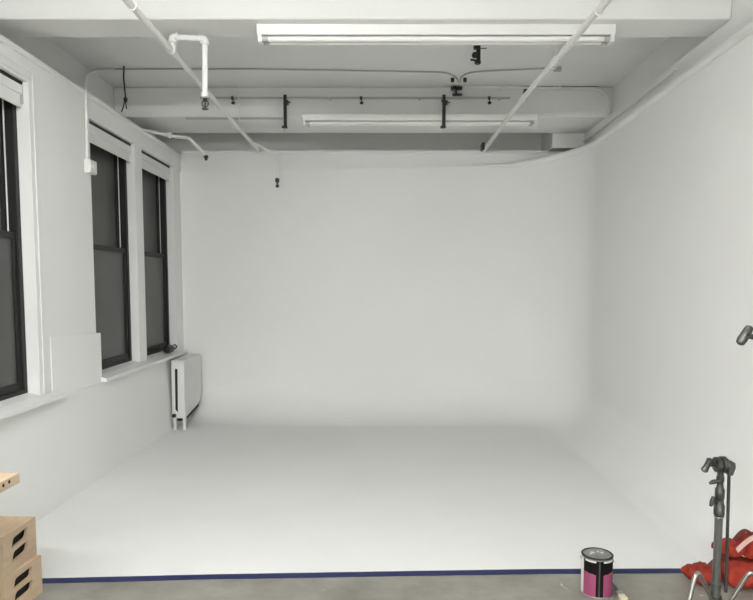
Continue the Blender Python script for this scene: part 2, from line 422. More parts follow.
for x, y, dz, s, hl in LAMPS:
    t = fixture(x - hl, x + hl, y, 'lit fluorescent strip light on the ceiling behind the camera', lit=s)
    if dz:
        t.location.z -= dz
        for sx in (-0.9, 0.9):
            obj('suspension_rod', tube(BM(), [(sx, 0, 0.139), (sx, 0, 0.139 + dz)], 0.006, seg=8), M['enamel'], t)

# ================================================================ sprinkler pipes
def sprinkler_head(parent, p, s=1.0, m='darksteel'):
    b = BM()
    lathe(b, [(0.010*s, 0.0), (0.016*s, -0.006*s), (0.016*s, -0.018*s), (0.009*s, -0.022*s), (0.006*s, -0.03*s)], p, seg=12)
    for sx in (-1, 1):
        tube(b, [(p.x + sx*0.007*s, p.y, p.z - 0.02*s), (p.x + sx*0.024*s, p.y, p.z - 0.034*s), (p.x + sx*0.022*s, p.y, p.z - 0.055*s), (p.x + sx*0.004*s, p.y, p.z - 0.075*s)], 0.0045*s, seg=6, R=0.01)
    lathe(b, [(0.004*s, -0.02*s), (0.005*s, -0.045*s), (0.006*s, -0.075*s), (0.026*s, -0.08*s), (0.024*s, -0.085*s), (0.004*s, -0.09*s)], p, seg=12)
    return obj('sprinkler_head', b, M[m], parent, smooth=True)
def coupling(parent, p, d, r, l=0.05):
    d = Vector(d).normalized(); b = BM()
    lathe(b, [(r, 0), (r*1.22, 0.006), (r*1.22, l*0.3), (r*1.08, l*0.35), (r*1.08, l*0.65), (r*1.22, l*0.7), (r*1.22, l-0.006), (r, l)], Vector(p) - d * l / 2, d, 14)
    return obj('coupling', b, M['pipe'], parent, smooth=True)
def elbow(parent, p, a, c, r):
    p = Vector(p); a = Vector(a).normalized(); c = Vector(c).normalized(); l = r * 1.9
    b = BM(); tube(b, [p + a*l, p, p + c*l], r * 1.25, R=l * 0.9)
    lathe(b, [(r*1.25, 0), (r*1.45, 0.003), (r*1.45, 0.013), (r*1.25, 0.016)], p + a*(l-0.012), a, 14)
    lathe(b, [(r*1.25, 0), (r*1.45, 0.003), (r*1.45, 0.013), (r*1.25, 0.016)], p + c*(l-0.012), c, 14)
    return obj('elbow', b, M['pipe'], parent, smooth=True)
def hanger(parent, p, r, ztop):
    b = BM(); ring = [(p[0] + (r+0.006)*math.cos(a), p[1], p[2] + (r+0.006)*math.sin(a)) for a in [2*PI*k/14 for k in range(15)]]
    tube(b, ring, 0.005, seg=6); tube(b, [(p[0], p[1], p[2] + r), (p[0], p[1], ztop)], 0.005, seg=8)
    return obj('pipe_hanger', b, M['pipe'], parent, smooth=True)
PZ = H0 + 1.612
lp = thing('sprinkler_pipe', 'white sprinkler pipe on the left with a raised branch and hanging head', 'pipe', (-1.415, 0.6, PZ), 0, 'sprinkler pipes running to the back wall')
def rel(t, p): return Vector(p) - Vector(t.location)
rr = 0.022
b = BM(); tube(b, [rel(lp, (-1.415, 2.5, PZ)), rel(lp, (-1.415, YB + 0.0, PZ - 0.004))], rr); obj('main_pipe', b, M['pipe'], lp, smooth=True)
YT = 4.72
e1, e2, e3 = atY(173, 37, YT), atY(205, 39, YT), atY(205, 97, YT)
tee = Vector((-1.415, YT, PZ)); e1 = Vector((-1.415, YT, e1.z))
r2 = 0.0195
b = BM(); tube(b, [rel(lp, tee), rel(lp, e1)], r2); tube(b, [rel(lp, e1), rel(lp, e2)], r2); tube(b, [rel(lp, e2), rel(lp, e3)], r2)
obj('branch_pipe', b, M['pipe'], lp, smooth=True)
b = BM(); lathe(b, [(rr, -0.045), (rr*1.3, -0.04), (rr*1.3, 0.04), (rr, 0.045)], rel(lp, tee), (0, 1, 0), 16)
lathe(b, [(r2*1.4, 0.0), (r2*1.4, 0.05), (r2, 0.052)], rel(lp, tee), (0, 0, 1), 16); obj('tee', b, M['pipe'], lp, smooth=True)
elbow(lp, rel(lp, e1), (0, 0, -1), (1, 0, 0), r2); elbow(lp, rel(lp, e2), (-1, 0, 0), (0, 0, -1), r2)
b = BM(); lathe(b, [(r2, 0.03), (r2*1.35, 0.026), (r2*1.35, 0.0), (0.012, -0.006)], rel(lp, e3), (0, 0, 1), 14); obj('reducer', b, M['pipe'], lp, smooth=True)
sprinkler_head(lp, rel(lp, e3) + Vector((0, 0, -0.004)), 0.95)
hanger(lp, rel(lp, (-1.415, 3.95, PZ)), rr, ZC - PZ)
hanger(lp, rel(lp, (-1.415, 6.95, PZ)), rr, ZC - PZ)
coupling(lp, rel(lp, (-1.415, 5.5, PZ)), (0, 1, 0), rr)
yq = 7.62
q1 = Vector((-1.415, yq, PZ)); q2 = atY(277, 155, yq); q2 = Vector((q2.x, yq, q2.z)); q3 = atY(278, 178, yq); q3.x = q2.x
b = BM(); tube(b, [rel(lp, q1), rel(lp, q2)], 0.0125); tube(b, [rel(lp, q2), rel(lp, q3)], 0.008)
obj('branch_pipe', b, M['pipe'], lp, smooth=True); elbow(lp, rel(lp, q2), (-1, 0, 0), (0, 0, -1), 0.011)
b = BM(); c0 = rel(lp, q3); lathe(b, [(0.012, 0.0), (0.024, -0.01), (0.024, -0.045), (0.012, -0.05), (0.01, -0.07), (0.02, -0.08), (0.02, -0.1), (0.005, -0.11)], c0, seg=12)
obj('sprinkler_head', b, M['darksteel'], lp, smooth=True)

XP = 1.29
rp = thing('sprinkler_pipe', 'white sprinkler pipe on the right running back below the ceiling', 'pipe', (XP, 0.6, PZ), 0, 'sprinkler pipes running to the back wall')
b = BM(); tube(b, [rel(rp, (XP + 0.03, 2.3, PZ)), rel(rp, (XP + 0.02, 3.9, PZ)), rel(rp, (1.268, 5.87, PZ)), rel(rp, (1.284, YB + 0.0, PZ - 0.008))], rr); obj('main_pipe', b, M['pipe'], rp, smooth=True)
coupling(rp, rel(rp, (1.268, 5.87, PZ)), (0, 1, 0), rr, 0.12)
coupling(rp, rel(rp, (1.285, 4.9, PZ)), (0, 1, 0), rr, 0.10)
hanger(rp, rel(rp, (1.30, 4.98, PZ)), rr, ZC - PZ)
hanger(rp, rel(rp, (1.31, 4.02, PZ)), rr, ZC - PZ)
hk = atY(483, 149, 7.9)
b = BM(); box(b, hk.x - XP - 0.014, hk.x - XP + 0.014, 7.26, 7.40, -0.03, 0.05)
obj('wall_clamp', b, M['darksteel'], rp, bevel=0.004)
k2 = atY(522, 93, 6.1)
b = BM(); box(b, k2.x - XP - 0.03, k2.x - XP - 0.004, 5.27, 5.33, 0.0, 0.085)
obj('pipe_clamp', b, M['darksteel'], rp, bevel=0.004)

sp = thing('sprinkler_pipe', 'short bent white sprinkler pipe above the corner window', 'pipe', tuple(atY(168, 130, 7.0)), 0)
pts = [rel(sp, atY(x, y, Y)) for x, y, Y in ((160, 126, 7.04), (172, 136, 6.98), (189, 138, 6.95), (206, 156, 6.92))]
pts[0] = rel(sp, (XLU + 0.28, 7.05, atY(168, 128, 7.0).z))
b = BM(); tube(b, pts, 0.017, R=0.03); obj('bent_pipe', b, M['pipe'], sp, smooth=True)
b = BM(); lathe(b, [(0.02, 0.0), (0.034, 0.01), (0.034, 0.03), (0.02, 0.04)], pts[1] - Vector((0.04, 0, -0.02)), (1, 0, -0.5), 14); obj('wall_flange', b, M['pipe'], sp, smooth=True)
b = BM(); lathe(b, [(0.012, 0.01), (0.024, 0.0), (0.024, -0.018), (0.012, -0.03), (0.018, -0.04), (0.004, -0.046)], pts[-1], (0, 0, 1), 12); obj('sprinkler_head', b, M['darksteel'], sp, smooth=True)

# ================================================================ electrical runs
YC1 = 6.50
sb = atX(89.5, 168, -2.36)
sb.y -= 0.05
el = thing('switch_box', 'white switch box on the wall left of the middle window with conduit', 'electrical box', (XL, sb.y, sb.z), 0)
b = BM(); box(b, 0.001, 0.05, -0.06, 0.07, -0.055, 0.055); obj('box_body', b, M['enamel'], el, bevel=0.006)
b = BM(); box(b, 0.0505, 0.056, -0.052, 0.062, -0.048, 0.048); obj('cover_plate', b, M['pipe'], el, bevel=0.002)
for a in (-0.028, 0.026): obj('switch', box(BM(), 0.0565, 0.066, a, a + 0.012, -0.012, 0.012), M['enamel'], el, bevel=0.002)
p0 = rel(el, (XL + 0.014, sb.y - 0.02, sb.z + 0.055)); p1 = rel(el, (XL + 0.018, atX(83.5, 95, XL).y, ZL + 0.012))
p2 = rel(el, (-2.74, 6.42, ZC - 0.10)); p3 = rel(el, (-2.68, YC1, ZC - 0.012)); p4 = rel(el, (-2.50, YC1, ZC - 0.012))
b = BM(); tube(b, [p0, p1, p2, p3, p4], 0.0115, R=0.06); obj('conduit', b, M['pipe'], el, smooth=True)

cable = thing('ceiling_cable', 'thin grey cable run across the ceiling to the junction box', 'cable', (0, YC1, ZC), 0)
zc = -0.009
def cp(x, y, dz=zc): v = atZ(x, y, ZC); return Vector((v.x, v.y - YC1, dz))
b = BM(); tube(b, [Vector((-2.50, 0, zc)), cp(250, 68), cp(400, 70.5), cp(446, 71.5), cp(456, 76), cp(458.5, 81)], 0.0075, seg=8, R=0.08); obj('left_run', b, M['pipegrey'], cable, smooth=True)
b = BM(); tube(b, [cp(555, 67), cp(480, 70.5), cp(468, 72), cp(461, 76), cp(460, 81)], 0.0075, seg=8, R=0.08); obj('right_run', b, M['pipegrey'], cable, smooth=True)
b = BM(); q = cp(557, 67); box(b, q.x - 0.03, q.x + 0.04, q.y - 0.02, q.y + 0.02, -0.04, 0.0); obj('end_box', b, M['pipegrey'], cable, bevel=0.004)
for px in (452.5, 465):
    q = cp(px, 78); obj('cable_clip', tube(BM(), [q + Vector((0, 0, 0.008)), q + Vector((0, 0, -0.03))], 0.018, seg=10), M['darksteel'], cable, smooth=True)

jy = 7.10
jb = thing('junction_box', 'white junction box with black sockets on the rear beam', 'electrical box', tuple(atY(459, 85, jy)), 0)
b = BM(); box(b, -0.06, 0.065, -0.07, -0.001, -0.018, 0.026); obj('box_body', b, M['pipe'], jb, bevel=0.004)
for dx in (-0.065, 0.0):
    b = BM(); lathe(b, [(0.028, 0), (0.028, 0.03), (0.02, 0.034)], (dx, -0.055, -0.065), (0, 0, 1), 12); obj('socket', b, M['black'], jb, smooth=True)
b = BM(); tube(b, [(-0.04, -0.03, -0.018), (-0.03, -0.03, -0.10)], 0.010, seg=8); box(b, -0.07, 0.03, -0.04, -0.001, -0.112, -0.10); obj('bracket', b, M['darksteel'], jb)

rc = thing('wall_conduit', 'white conduit along the rear beam bending down the right wall', 'conduit', tuple(atY(470, 87, 7.07)), 0)
P_ = [rel(rc, atY(x, y, 7.078)) for x, y in ((464, 86.5), (540, 88), (600, 88.5), (609, 98), (608, 131))]
for p in P_[3:]: p.x = P_[3].x
b = BM(); tube(b, P_, 0.014, R=0.11); obj('conduit', b, M['pipe'], rc, smooth=True)
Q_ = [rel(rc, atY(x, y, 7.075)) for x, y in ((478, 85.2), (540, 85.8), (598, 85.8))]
obj('shade_line', tube(BM(), Q_, 0.0085, seg=8), M['black'], rc, smooth=True)  # thin black tube painted in as the shadow line above the conduit
b = BM(); e = P_[-1]; box(b, e.x - 0.012, e.x + 0.075, e.y - 0.012, e.y + 0.012, e.z - 0.012, e.z + 0.004); obj('end_fitting', b, M['pipegrey'], rc, bevel=0.003)
for px in (500, 560):
    q = rel(rc, atY(px, 88, 7.078)); obj('pipe_strap', box(BM(), q.x - 0.01, q.x + 0.01, q.y - 0.018, q.y + 0.02, q.z - 0.02, q.z + 0.02), M['pipe'], rc, bevel=0.003)
# pair of thin conduits lying along the right wall band
tag(obj('wall_conduit', tube(BM(), [Vector((XR(Y) - 0.012, Y, z)) for Y, z in ((5.35, ZB - 0.06), (6.2, ZB - 0.075), (7.0, ZB - 0.085), (7.85, ZB - 0.09))], 0.013, seg=10), M['pipe'], smooth=True),
    'thin white conduit lying along the top of the right wall', 'conduit')

# dangling black wire
dw = thing('dangling_wire', 'black wire hanging from the ceiling cable near the windows', 'wire', tuple(atZ(124, 66, ZC)), 0)
def dwp(x, y): return rel(dw, atY(x, y, dw.location.y))
b = BM(); tube(b, [dwp(124, 66), dwp(123.5, 78), dwp(125, 92), dwp(125.5, 98)], 0.0075, seg=8, R=0.03); obj('lead', b, M['black'], dw, smooth=True)
b = BM(); lathe(b, [(0.007, 0.02), (0.018, 0.008), (0.018, -0.02), (0.008, -0.03)], dwp(125.5, 99), (0, 0, 1), 10); obj('connector', b, M['black'], dw, smooth=True)
b = BM(); tube(b, [dwp(125.2, 100), dwp(123.5, 106), dwp(121.5, 112)], 0.006, seg=6, R=0.02); obj('loose_end', b, M['darksteel'], dw, smooth=True)
b = BM(); tube(b, [dwp(125.6, 100), dwp(126, 105), dwp(126.5, 109)], 0.006, seg=6, R=0.02); obj('loose_end', b, M['darksteel'], dw, smooth=True)

# grey pipe rail on the beam face, the clamps on it and the black brackets
YF = 7.10
ra, rb = atY(200, 98, YF - 0.05), atY(510, 98, YF - 0.05)
rl = thing('pipe_rail', 'thin grey pipe fixed along the front of the rear beam', 'pipe', tuple(ra), 0)
b = BM(); tube(b, [(0, 0, 0), (rb.x - ra.x, 0, rb.z - ra.z)], 0.0115, seg=10); obj('rail', b, M['pipegrey'], rl, smooth=True)
for px in (215, 330, 420, 500):
    q = rel(rl, atY(px, 98, YF - 0.05)); obj('rail_standoff', box(BM(), q.x - 0.01, q.x + 0.01, 0.005, 0.0495, q.z - 0.01, q.z + 0.01), M['pipegrey'], rl)
for px, lab in ((232.5, 'small dark clamp on the beam pipe left of both brackets'), (361, 'small dark clamp on the beam pipe between the two black brackets'), (489, 'small dark clamp on the beam pipe right of both brackets')):
    q = atY(px, 98, YF - 0.05)
    t = thing('pipe_clamp', lab, 'clamp', tuple(q), 0, 'small clamps on the beam pipe')
    b = BM(); tube(b, [(-0.012, 0, 0), (0.012, 0, 0)], 0.019, seg=12); obj('jaw', b, M['darksteel'], t, smooth=True)
    b = BM(); lathe(b, [(0.006, -0.018), (0.006, -0.035), (0.019, -0.04), (0.019, -0.058), (0.008, -0.064)], (0.006, 0, 0), (0, 0, 1), 10); obj('bolt', b, M['darksteel'], t, smooth=True)
for px, lab in ((285, 'left of the two black brackets hanging on the rear beam'), (444, 'right of the two black brackets hanging on the rear beam')):
    yb_ = YF - (0.075 if px < 300 else 0.165)
    a, c = atY(px, 96, yb_), atY(px, 127, yb_)
    t = thing('hanging_bracket', lab, 'bracket', tuple(a), 0, 'black brackets on the rear beam')
    hh = a.z - c.z
    b = BM(); box(b, -0.017, 0.017, -0.012, 0.012, -hh, 0.012); obj('bar', b, M['black'], t, bevel=0.003)
    b = BM(); box(b, -0.034, 0.02, -0.02, 0.02, -hh - 0.012, -hh + 0.008); obj('foot_plate', b, M['black'], t, bevel=0.002)
    if px > 300: obj('standoff', box(BM(), -0.012, 0.012, 0.0125, 0.164, -0.02, 0.004), M['black'], t)
    b = BM(); box(b, 0.017, 0.036, -0.018, 0.03, -0.085, -0.045); tube(b, [(0.02, 0, -0.065), (0.06, 0, -0.065)], 0.007, seg=8); obj('tightening_bolt', b, M['darksteel'], t)
    b = BM(); tube(b, [(0, -0.0, -hh - 0.008), (-0.012, 0, -hh - 0.05)], 0.004, seg=6); obj('safety_wire', b, M['pipegrey'], t)
a, c = atY(186, 122.5, YF - 0.02), atY(283, 122.5, YF - 0.02)
b = BM(); tube(b, [(a.x, a.y, ZB - 0.018), (c.x, c.y, ZB - 0.018)], 0.011, seg=8)
tag(obj('wall_conduit', b, M['pipegrey'], smooth=True), 'thin grey conduit under the left end of the rear beam', 'conduit')

# black clamp on the ceiling behind the near beam
cc = atZ(477, 45, ZC)
t = thing('ceiling_clamp', 'black clamp hanging from the ceiling behind the near strip light', 'clamp', (cc.x, cc.y, ZC), 0)
hh = ZC - atY(477, 63, cc.y).z
b = BM(); box(b, -0.005, 0.03, -0.014, 0.014, -hh, 0.0); obj('bar', b, M['black'], t, bevel=0.004)
b = BM(); box(b, -0.028, 0.028, -0.02, 0.02, -0.035, -0.0005); obj('top_plate', b, M['black'], t, bevel=0.003)
b = BM(); lathe(b, [(0.02, -0.016), (0.026, -0.01), (0.026, 0.01), (0.02, 0.016)], (-0.018, 0, -0.085), (0, 1, 0), 14); obj('roller', b, M['darksteel'], t, smooth=True)
b = BM(); tube(b, [(0.005, 0, -hh + 0.02), (-0.055, 0, -hh + 0.028)], 0.009, seg=8); lathe(b, [(0.018, -0.02), (0.028, -0.012), (0.028, 0.006), (0.018, 0.014)], (0.008, 0, -hh + 0.008), (0, 0, 1), 12); obj('screw_handle', b, M['black'], t)
b = BM(); tube(b, [(0.03, 0, -0.03), (0.085, 0, -0.028)], 0.004, seg=6); obj('pin', b, M['darksteel'], t)

# ================================================================ radiator
ry0, ry1 = 7.26, 7.98
rx0, rx1 = -2.275, -2.13
rad_ = thing('radiator', 'white boxy radiator under the corner window beside the back wall', 'radiator', ((rx0 + rx1) / 2, ry0, 0.003), 0)
zt, zb = 0.785, 0.135
out = [(0.0, zb), (0.0, zt - 0.02), (0.02, zt), (ry1 - ry0 - 0.03, zt), (ry1 - ry0, zt - 0.03)]
R = 0.22
for k in range(9):
    a = PI / 2 * k / 8
    out.append((ry1 - ry0 - R + R * math.cos(a), zb + 0.06 + R - R * math.sin(a)))
hx = (rx1 - rx0) / 2
b = BM(); prism(b, out, -hx, hx, 'x')
obj('cover', b, M['radiator'], rad_, bevel=0.008)
b = BM(); prism(b, [(0.03, zb - 0.035), (0.03, zb + 0.06), (ry1 - ry0 - 0.06, zb + 0.3), (ry1 - ry0 + 0.012, zb + 0.3), (ry1 - ry0 + 0.008, zb + 0.18), (ry1 - ry0 - 0.13, zb + 0.03)], -hx + 0.025, hx - 0.012, 'x')
obj('underside_shade', b, M['hole'], rad_)  # near-black block in place of the shadowed gap under the cover
b = BM(); prism(b, [(-0.026, 0.235), (0.0, 0.205), (0.006, 0.68), (-0.012, 0.70), (-0.022, 0.68)], -0.0025, 0.012, 'y'); bmesh.ops.translate(b, verts=b.verts[:], vec=(-0.008, 0, 0)); obj('slot', b, M['hole'], rad_)
for lx, ly in ((-0.045, 0.0), (0.052, 0.02)):
    b = BM(); prism(b, [(lx - 0.022, 0.0), (lx + 0.022, 0.0), (lx + 0.014, 0.03), (lx + 0.016, 0.16), (lx - 0.016, 0.16), (lx - 0.014, 0.03)], ly, ly + 0.05, 'y'); obj('foot', b, M['radiator'], rad_, bevel=0.004)
for lx in (-0.045,):
    b = BM(); prism(b, [(lx - 0.02, 0.015), (lx + 0.02, 0.015), (lx + 0.014, 0.20), (lx - 0.014, 0.20)], 0.38, 0.42, 'y'); obj('foot', b, M['radiator'], rad_, bevel=0.004)
b = BM(); lathe(b, [(0.012, 0), (0.022, 0.01), (0.022, 0.035), (0.012, 0.045)], (-0.045, -0.045, 0.17), (0, 1, 0), 12); obj('valve', b, M['darksteel'], rad_, smooth=True)

# small black rounded object on the sill
bo = atX(164.5, 351.5, -2.36)
t = thing('black_pouch', 'small rounded black object on the sill of the corner window', 'pouch', (-2.345, 7.42, 0.852), 0)
b = BM(); bmesh.ops.create_uvsphere(b, u_segments=20, v_segments=12, radius=1.0)
for v in b.verts:
    c = v.co; k = 1 + 0.08 * math.sin(5 * c.x + 2) * math.cos(4 * c.y)
    v.co = Vector((c.x * 0.05 * k, c.y * 0.13 * k, (abs(c.z) ** 0.8 * (1 if c.z > 0 else -1)) * 0.048 + 0.048))
obj('body', b, M['black'], t, smooth=True)
b = BM(); tube(b, [(0.035, 0.06, 0.04), (0.055, 0.10, 0.05), (0.05, 0.13, 0.075), (0.03, 0.10, 0.09)], 0.008, seg=8, R=0.02); obj('strap', b, M['darksteel'], t, smooth=True)

# ================================================================ apple boxes
def slot_loop(cy, cz, wd=0.130, ht=0.050, slant=0.016, n=4):
    pts = []; r = 0.013
    for (sx, sz, a0) in ((1, 1, 0), (-1, 1, 90), (-1, -1, 180), (1, -1, 270)):
        for k in range(n + 1):
            a = math.radians(a0 + 90 * k / n)
            y_ = sx * (wd / 2 - r) + r * math.cos(a); z_ = sz * (ht / 2 - r) + r * math.sin(a)
            pts.append((cy + y_ + slant * z_ / ht, cz + z_ + 0.10 * y_))
    return pts
BW, BL, BH = 0.285, 0.51, 0.203
def apple_box(label, corner, rz, z):
    """corner: far end of the slotted face (x, y)"""
    t = thing('apple_box', label, 'box', (corner[0], corner[1], z), rz, 'plywood boxes stacked at the left')
    b = BM(); th = 0.016                                  # open body: top, bottom, long sides, far end
    box(b, -BL, -th, -BW, 0, 0.0, th); box(b, -BL, -th, -BW, 0, BH - th, BH)
    box(b, -BL, -th, -BW, -BW + th, th, BH - th); box(b, -BL, -th, -th, 0, th, BH - th)
    box(b, -BL, -BL + th, -BW + th, -th, th, BH - th)
    box(b, -0.11, -0.10, -BW + th, -th, th, BH - th)
    obj('body', b, M['ply'], t, bevel=0.0015)
    b = BM(); loops = []
    for pl in ([(-BW, 0.0), (0.0, 0.0), (0.0, BH), (-BW, BH)], slot_loop(-BW * 0.50, 0.146)[::-1], slot_loop(-BW * 0.50, 0.076)[::-1]):
        vs = [b.verts.new((0, y_, z_)) for y_, z_ in pl]
        loops += [b.edges.new((vs[i], vs[(i + 1) % len(vs)])) for i in range(len(vs))]
    bmesh.ops.triangle_fill(b, use_beauty=True, use_dissolve=False, edges=loops)
    g = bmesh.ops.extrude_face_region(b, geom=b.faces[:])
    bmesh.ops.translate(b, verts=[v for v in g['geom'] if isinstance(v, bmesh.types.BMVert)], vec=(-th, 0, 0))
    obj('slotted_end', b, M['ply2'], t)
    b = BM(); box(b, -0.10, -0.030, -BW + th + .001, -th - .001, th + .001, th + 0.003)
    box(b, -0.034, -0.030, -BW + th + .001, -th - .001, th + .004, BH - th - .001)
    obj('slot_shade', b, M['hole'], t)  # near-black insert paints the shade seen through the end slots
    return t
apple_box('upper plywood box of the stack at the left edge, two slots in its end', (-1.793, 3.385), 0.045 * -1, 0.2035)
apple_box('lower plywood box standing on the concrete under another box', (-1.765, 3.375), -0.15, 0.0)

# wooden table whose corner enters at the left edge
tc = atX(19.5, 472.5, -1.5)
tb = thing('wooden_table', 'pale wooden tabletop corner with two holes in its edge, far left', 'table', (-1.5, tc.y, 0), 0)
zt = tc.z; th = 0.043
b = BM(); box(b, -0.75, 0.0, -0.95, 0.0, zt - th, zt); obj('tabletop', b, M['ply2'], tb, bevel=0.002)
for px, py in ((3.4, 485.6), (9.3, 481.8)):
    q = atX(px, py, -1.4995); b = BM(); lathe(b, [(0.0075, 0.0), (0.0075, 0.0012)], (0.0, q.y - tc.y, q.z), (1, 0, 0), 14); obj('hole', b, M['hole'], tb)
for lx in (-0.70, -0.20):
    for ly in (-0.88, -0.22):
        b = BM(); box(b, lx - 0.025, lx + 0.025, ly - 0.025, ly + 0.025, 0.0, zt - th); obj('leg', b, M['ply'], tb, bevel=0.002)
for a in (-0.238, -0.89): obj('apron', box(BM(), -0.674, -0.226, a, a + 0.016, zt - th - 0.08, zt - th - 0.001), M['ply'], tb)

# ================================================================ paint can and brush
can = thing('paint_can', 'closed paint can with magenta and black label by the blue tape', 'paint can', (1.162, 3.375, 0.0), 0)
CR, CH = 0.079, 0.212
b = BM(); lathe(b, [(CR - 0.003, 0.0), (CR + 0.001, 0.002), (CR + 0.001, 0.006), (CR - 0.001, 0.009), (CR - 0.001, CH - 0.012), (CR + 0.0012, CH - 0.008), (CR + 0.002, CH - 0.003), (CR, CH), (CR - 0.006, CH), (CR - 0.008, CH - 0.006)], seg=64)
obj('body', b, M['tin'], can, smooth=True)
b = BM(); lathe(b, [(CR - 0.008, CH - 0.004), (CR - 0.010, CH - 0.0015), (CR - 0.017, CH - 0.0015), (CR - 0.02, CH - 0.005), (CR - 0.032, CH - 0.005), (CR - 0.034, CH - 0.0035), (0.0, CH - 0.0035)], seg=48)
obj('lid', b, M['tin'], can, smooth=True)
obj('rim', lathe(BM(), [(CR - 0.0075, CH - 0.005), (CR - 0.0065, CH + 0.0012), (CR - 0.0035, CH + 0.002), (CR - 0.0005, CH + 0.0012), (CR + 0.0026, CH - 0.001), (CR + 0.0026, CH - 0.005)], seg=64), M['castgrey'], can, smooth=True)
for dx, dy, r in ((-0.02, 0.02, 0.012), (0.012, 0.03, 0.008), (0.03, 0.018, 0.010), (-0.035, 0.0, 0.007)):
    obj('paint_drip', lathe(BM(), [(r, 0), (r * 0.8, 0.0012)], (dx, dy, CH - 0.0034), seg=12), M['lab_white'], can)
b = BM(); NA, NZ = 144, 60; zl0, zl1 = 0.009, CH - 0.013; rings = []
# angle measured from the direction facing the camera
face = math.atan2(-3.375, -1.162)
for j in range(NZ + 1):
    z = zl0 + (zl1 - zl0) * j / NZ
    rings.append([b.verts.new(((CR + 0.0004) * math.cos(face + 2*PI*i/NA), (CR + 0.0004) * math.sin(face + 2*PI*i/NA), z)) for i in range(NA)])
for j in range(NZ):
    for i in range(NA):
        f_ = b.faces.new((rings[j][i], rings[j][(i+1) % NA], rings[j+1][(i+1) % NA], rings[j+1][i]))
        a = (i + 0.5) / NA * 360; a = a - 360 if a > 180 else a      # + is to the right seen from the camera
        z = (j + 0.5) / NZ
        k = 2
        if a < -56: k = 2
        elif -3 <= a <= 25: k = 3 if 7 <= a <= 12 else 0
        else:
            c = (a + 56) / 53 if a < -3 else max(0.0, 1 - (a - 25) / 42)
            hb = 0.66 - 0.04 * min(c, 1.0)
            if z > 0.945 and -48 < a < 75: k = 2
            elif z > hb: k = 0
            else: k = 1
        if a > 120: k = 2
        f_.material_index = k
bm_ = obj('label', b, [M['lab_black'], M['lab_pink'], M['lab_white'], M['lab_grey']], can, smooth=True)
for s in (-1, 1):
    b = BM(); d = Vector((math.cos(face + PI/2), math.sin(face + PI/2), 0)) * s * (CR)
    lathe(b, [(0.008, 0), (0.008, 0.004), (0.004, 0.006)], d + Vector((0, 0, CH - 0.03)), d.normalized(), 12); obj('handle_ear', b, M['tin'], can, smooth=True)

br = thing('paint_brush', 'small paint brush with pale tip on the concrete beside the can', 'brush', (1.262, 3.30, 0.0), 0)
b = BM(); tube(b, [(0.015, 0.15, 0.012), (0.012, 0.09, 0.014), (0.006, 0.04, 0.015)], 0.01, seg=10, radii=[0.006, 0.010, 0.008]); obj('handle', b, M['castgrey'], br, smooth=True)
b = BM(); box(b, -0.012, 0.022, 0.005, 0.045, 0.004, 0.026); obj('ferrule', b, M['tin'], br, bevel=0.003)
b = BM(); box(b, -0.014, 0.024, -0.05, 0.005, 0.002, 0.028); obj('bristles', b, M['bristle'], br, bevel=0.006)

# ================================================================ c-stands
def knob(parent, p, d, s=1.0, name='tee_handle', m='castgrey', tilt=(0, 0.55, 0.83)):
    """T handle: stem along d, cross bar along tilt"""
    p = Vector(p); d = Vector(d).normalized(); t_ = Vector(tilt).normalized()
    b = BM(); tube(b, [p, p + d * 0.03 * s], 0.007 * s, seg=10)
    c = p + d * 0.034 * s
    tube(b, [c - t_ * 0.030 * s, c - t_ * 0.024 * s, c - t_ * 0.008 * s, c + t_ * 0.008 * s, c + t_ * 0.024 * s, c + t_ * 0.030 * s], 0.01, seg=12, radii=[0.007*s, 0.0145*s, 0.0115*s, 0.0115*s, 0.0145*s, 0.007*s])
    return obj(name, b, M[m], parent, smooth=True)
def stand_legs(t, specs):
    for hz_, az, ra_, za_, rf_ in specs:
        d = Vector((math.cos(az), math.sin(az), 0)); hub = Vector((0, 0, hz_))
        b = BM(); tube(b, [hub + d * 0.022, d * ra_ + Vector((0, 0, za_)), d * rf_ + Vector((0, 0, 0.012))], 0.0105, seg=12, R=0.05); o = obj('leg', b, M['chrome'], t, smooth=True)
        b = BM(); lathe(b, [(0.012, 0), (0.014, 0.006), (0.014, 0.02), (0.0105, 0.028)], d * rf_, (0, 0, 1), 12); obj('foot_cap', b, M['black'], o, smooth=True)
        b = BM(); lathe(b, [(0.02, -0.02), (0.027, -0.014), (0.027, 0.014), (0.02, 0.02)], hub, (0, 0, 1), 16); obj('hub_collar', b, M['castgrey'], o, smooth=True)

SX, SY = 1.541, 2.90
st = thing('light_stand', 'grey metal stand with clamp head in front of the orange bags', 'stand', (SX, SY, 0), 0)
def sz(y): return atY(718, y, SY).z
b = BM(); tube(b, [(0, 0, 0.08), (0, 0, sz(584))], 0.0205, seg=20); obj('base_column', b, M['steel'], st, smooth=True)
b = BM(); tube(b, [(0, 0, sz(586)), (0, 0, sz(517))], 0.0172, seg=20); obj('middle_column', b, M['steel'], st, smooth=True)
b = BM(); lathe(b, [(0.0205, 0), (0.0235, 0.004), (0.0235, 0.014), (0.019, 0.018)], (0, 0, sz(585)), (0, 0, 1), 18); obj('column_collar', b, M['steel'], st, smooth=True)
b = BM(); lathe(b, [(0.018, 0.0), (0.021, 0.003), (0.021, 0.012), (0.018, 0.014)], (0, 0, sz(518)), (0, 0, 1), 18); obj('bright_collar', b, M['chrome'], st, smooth=True)
b = BM(); lathe(b, [(0.019, 0.0), (0.0235, 0.004), (0.0235, 0.045), (0.019, 0.055), (0.0175, 0.075), (0.0205, 0.08), (0.0205, 0.118), (0.015, 0.128), (0.0135, 0.15), (0.0165, 0.155), (0.0165, 0.178), (0.009, 0.182), (0.009, 0.205)], (0, 0, sz(515)), (0, 0, 1), 20)
obj('top_sleeve', b, M['castgrey'], st, smooth=True)
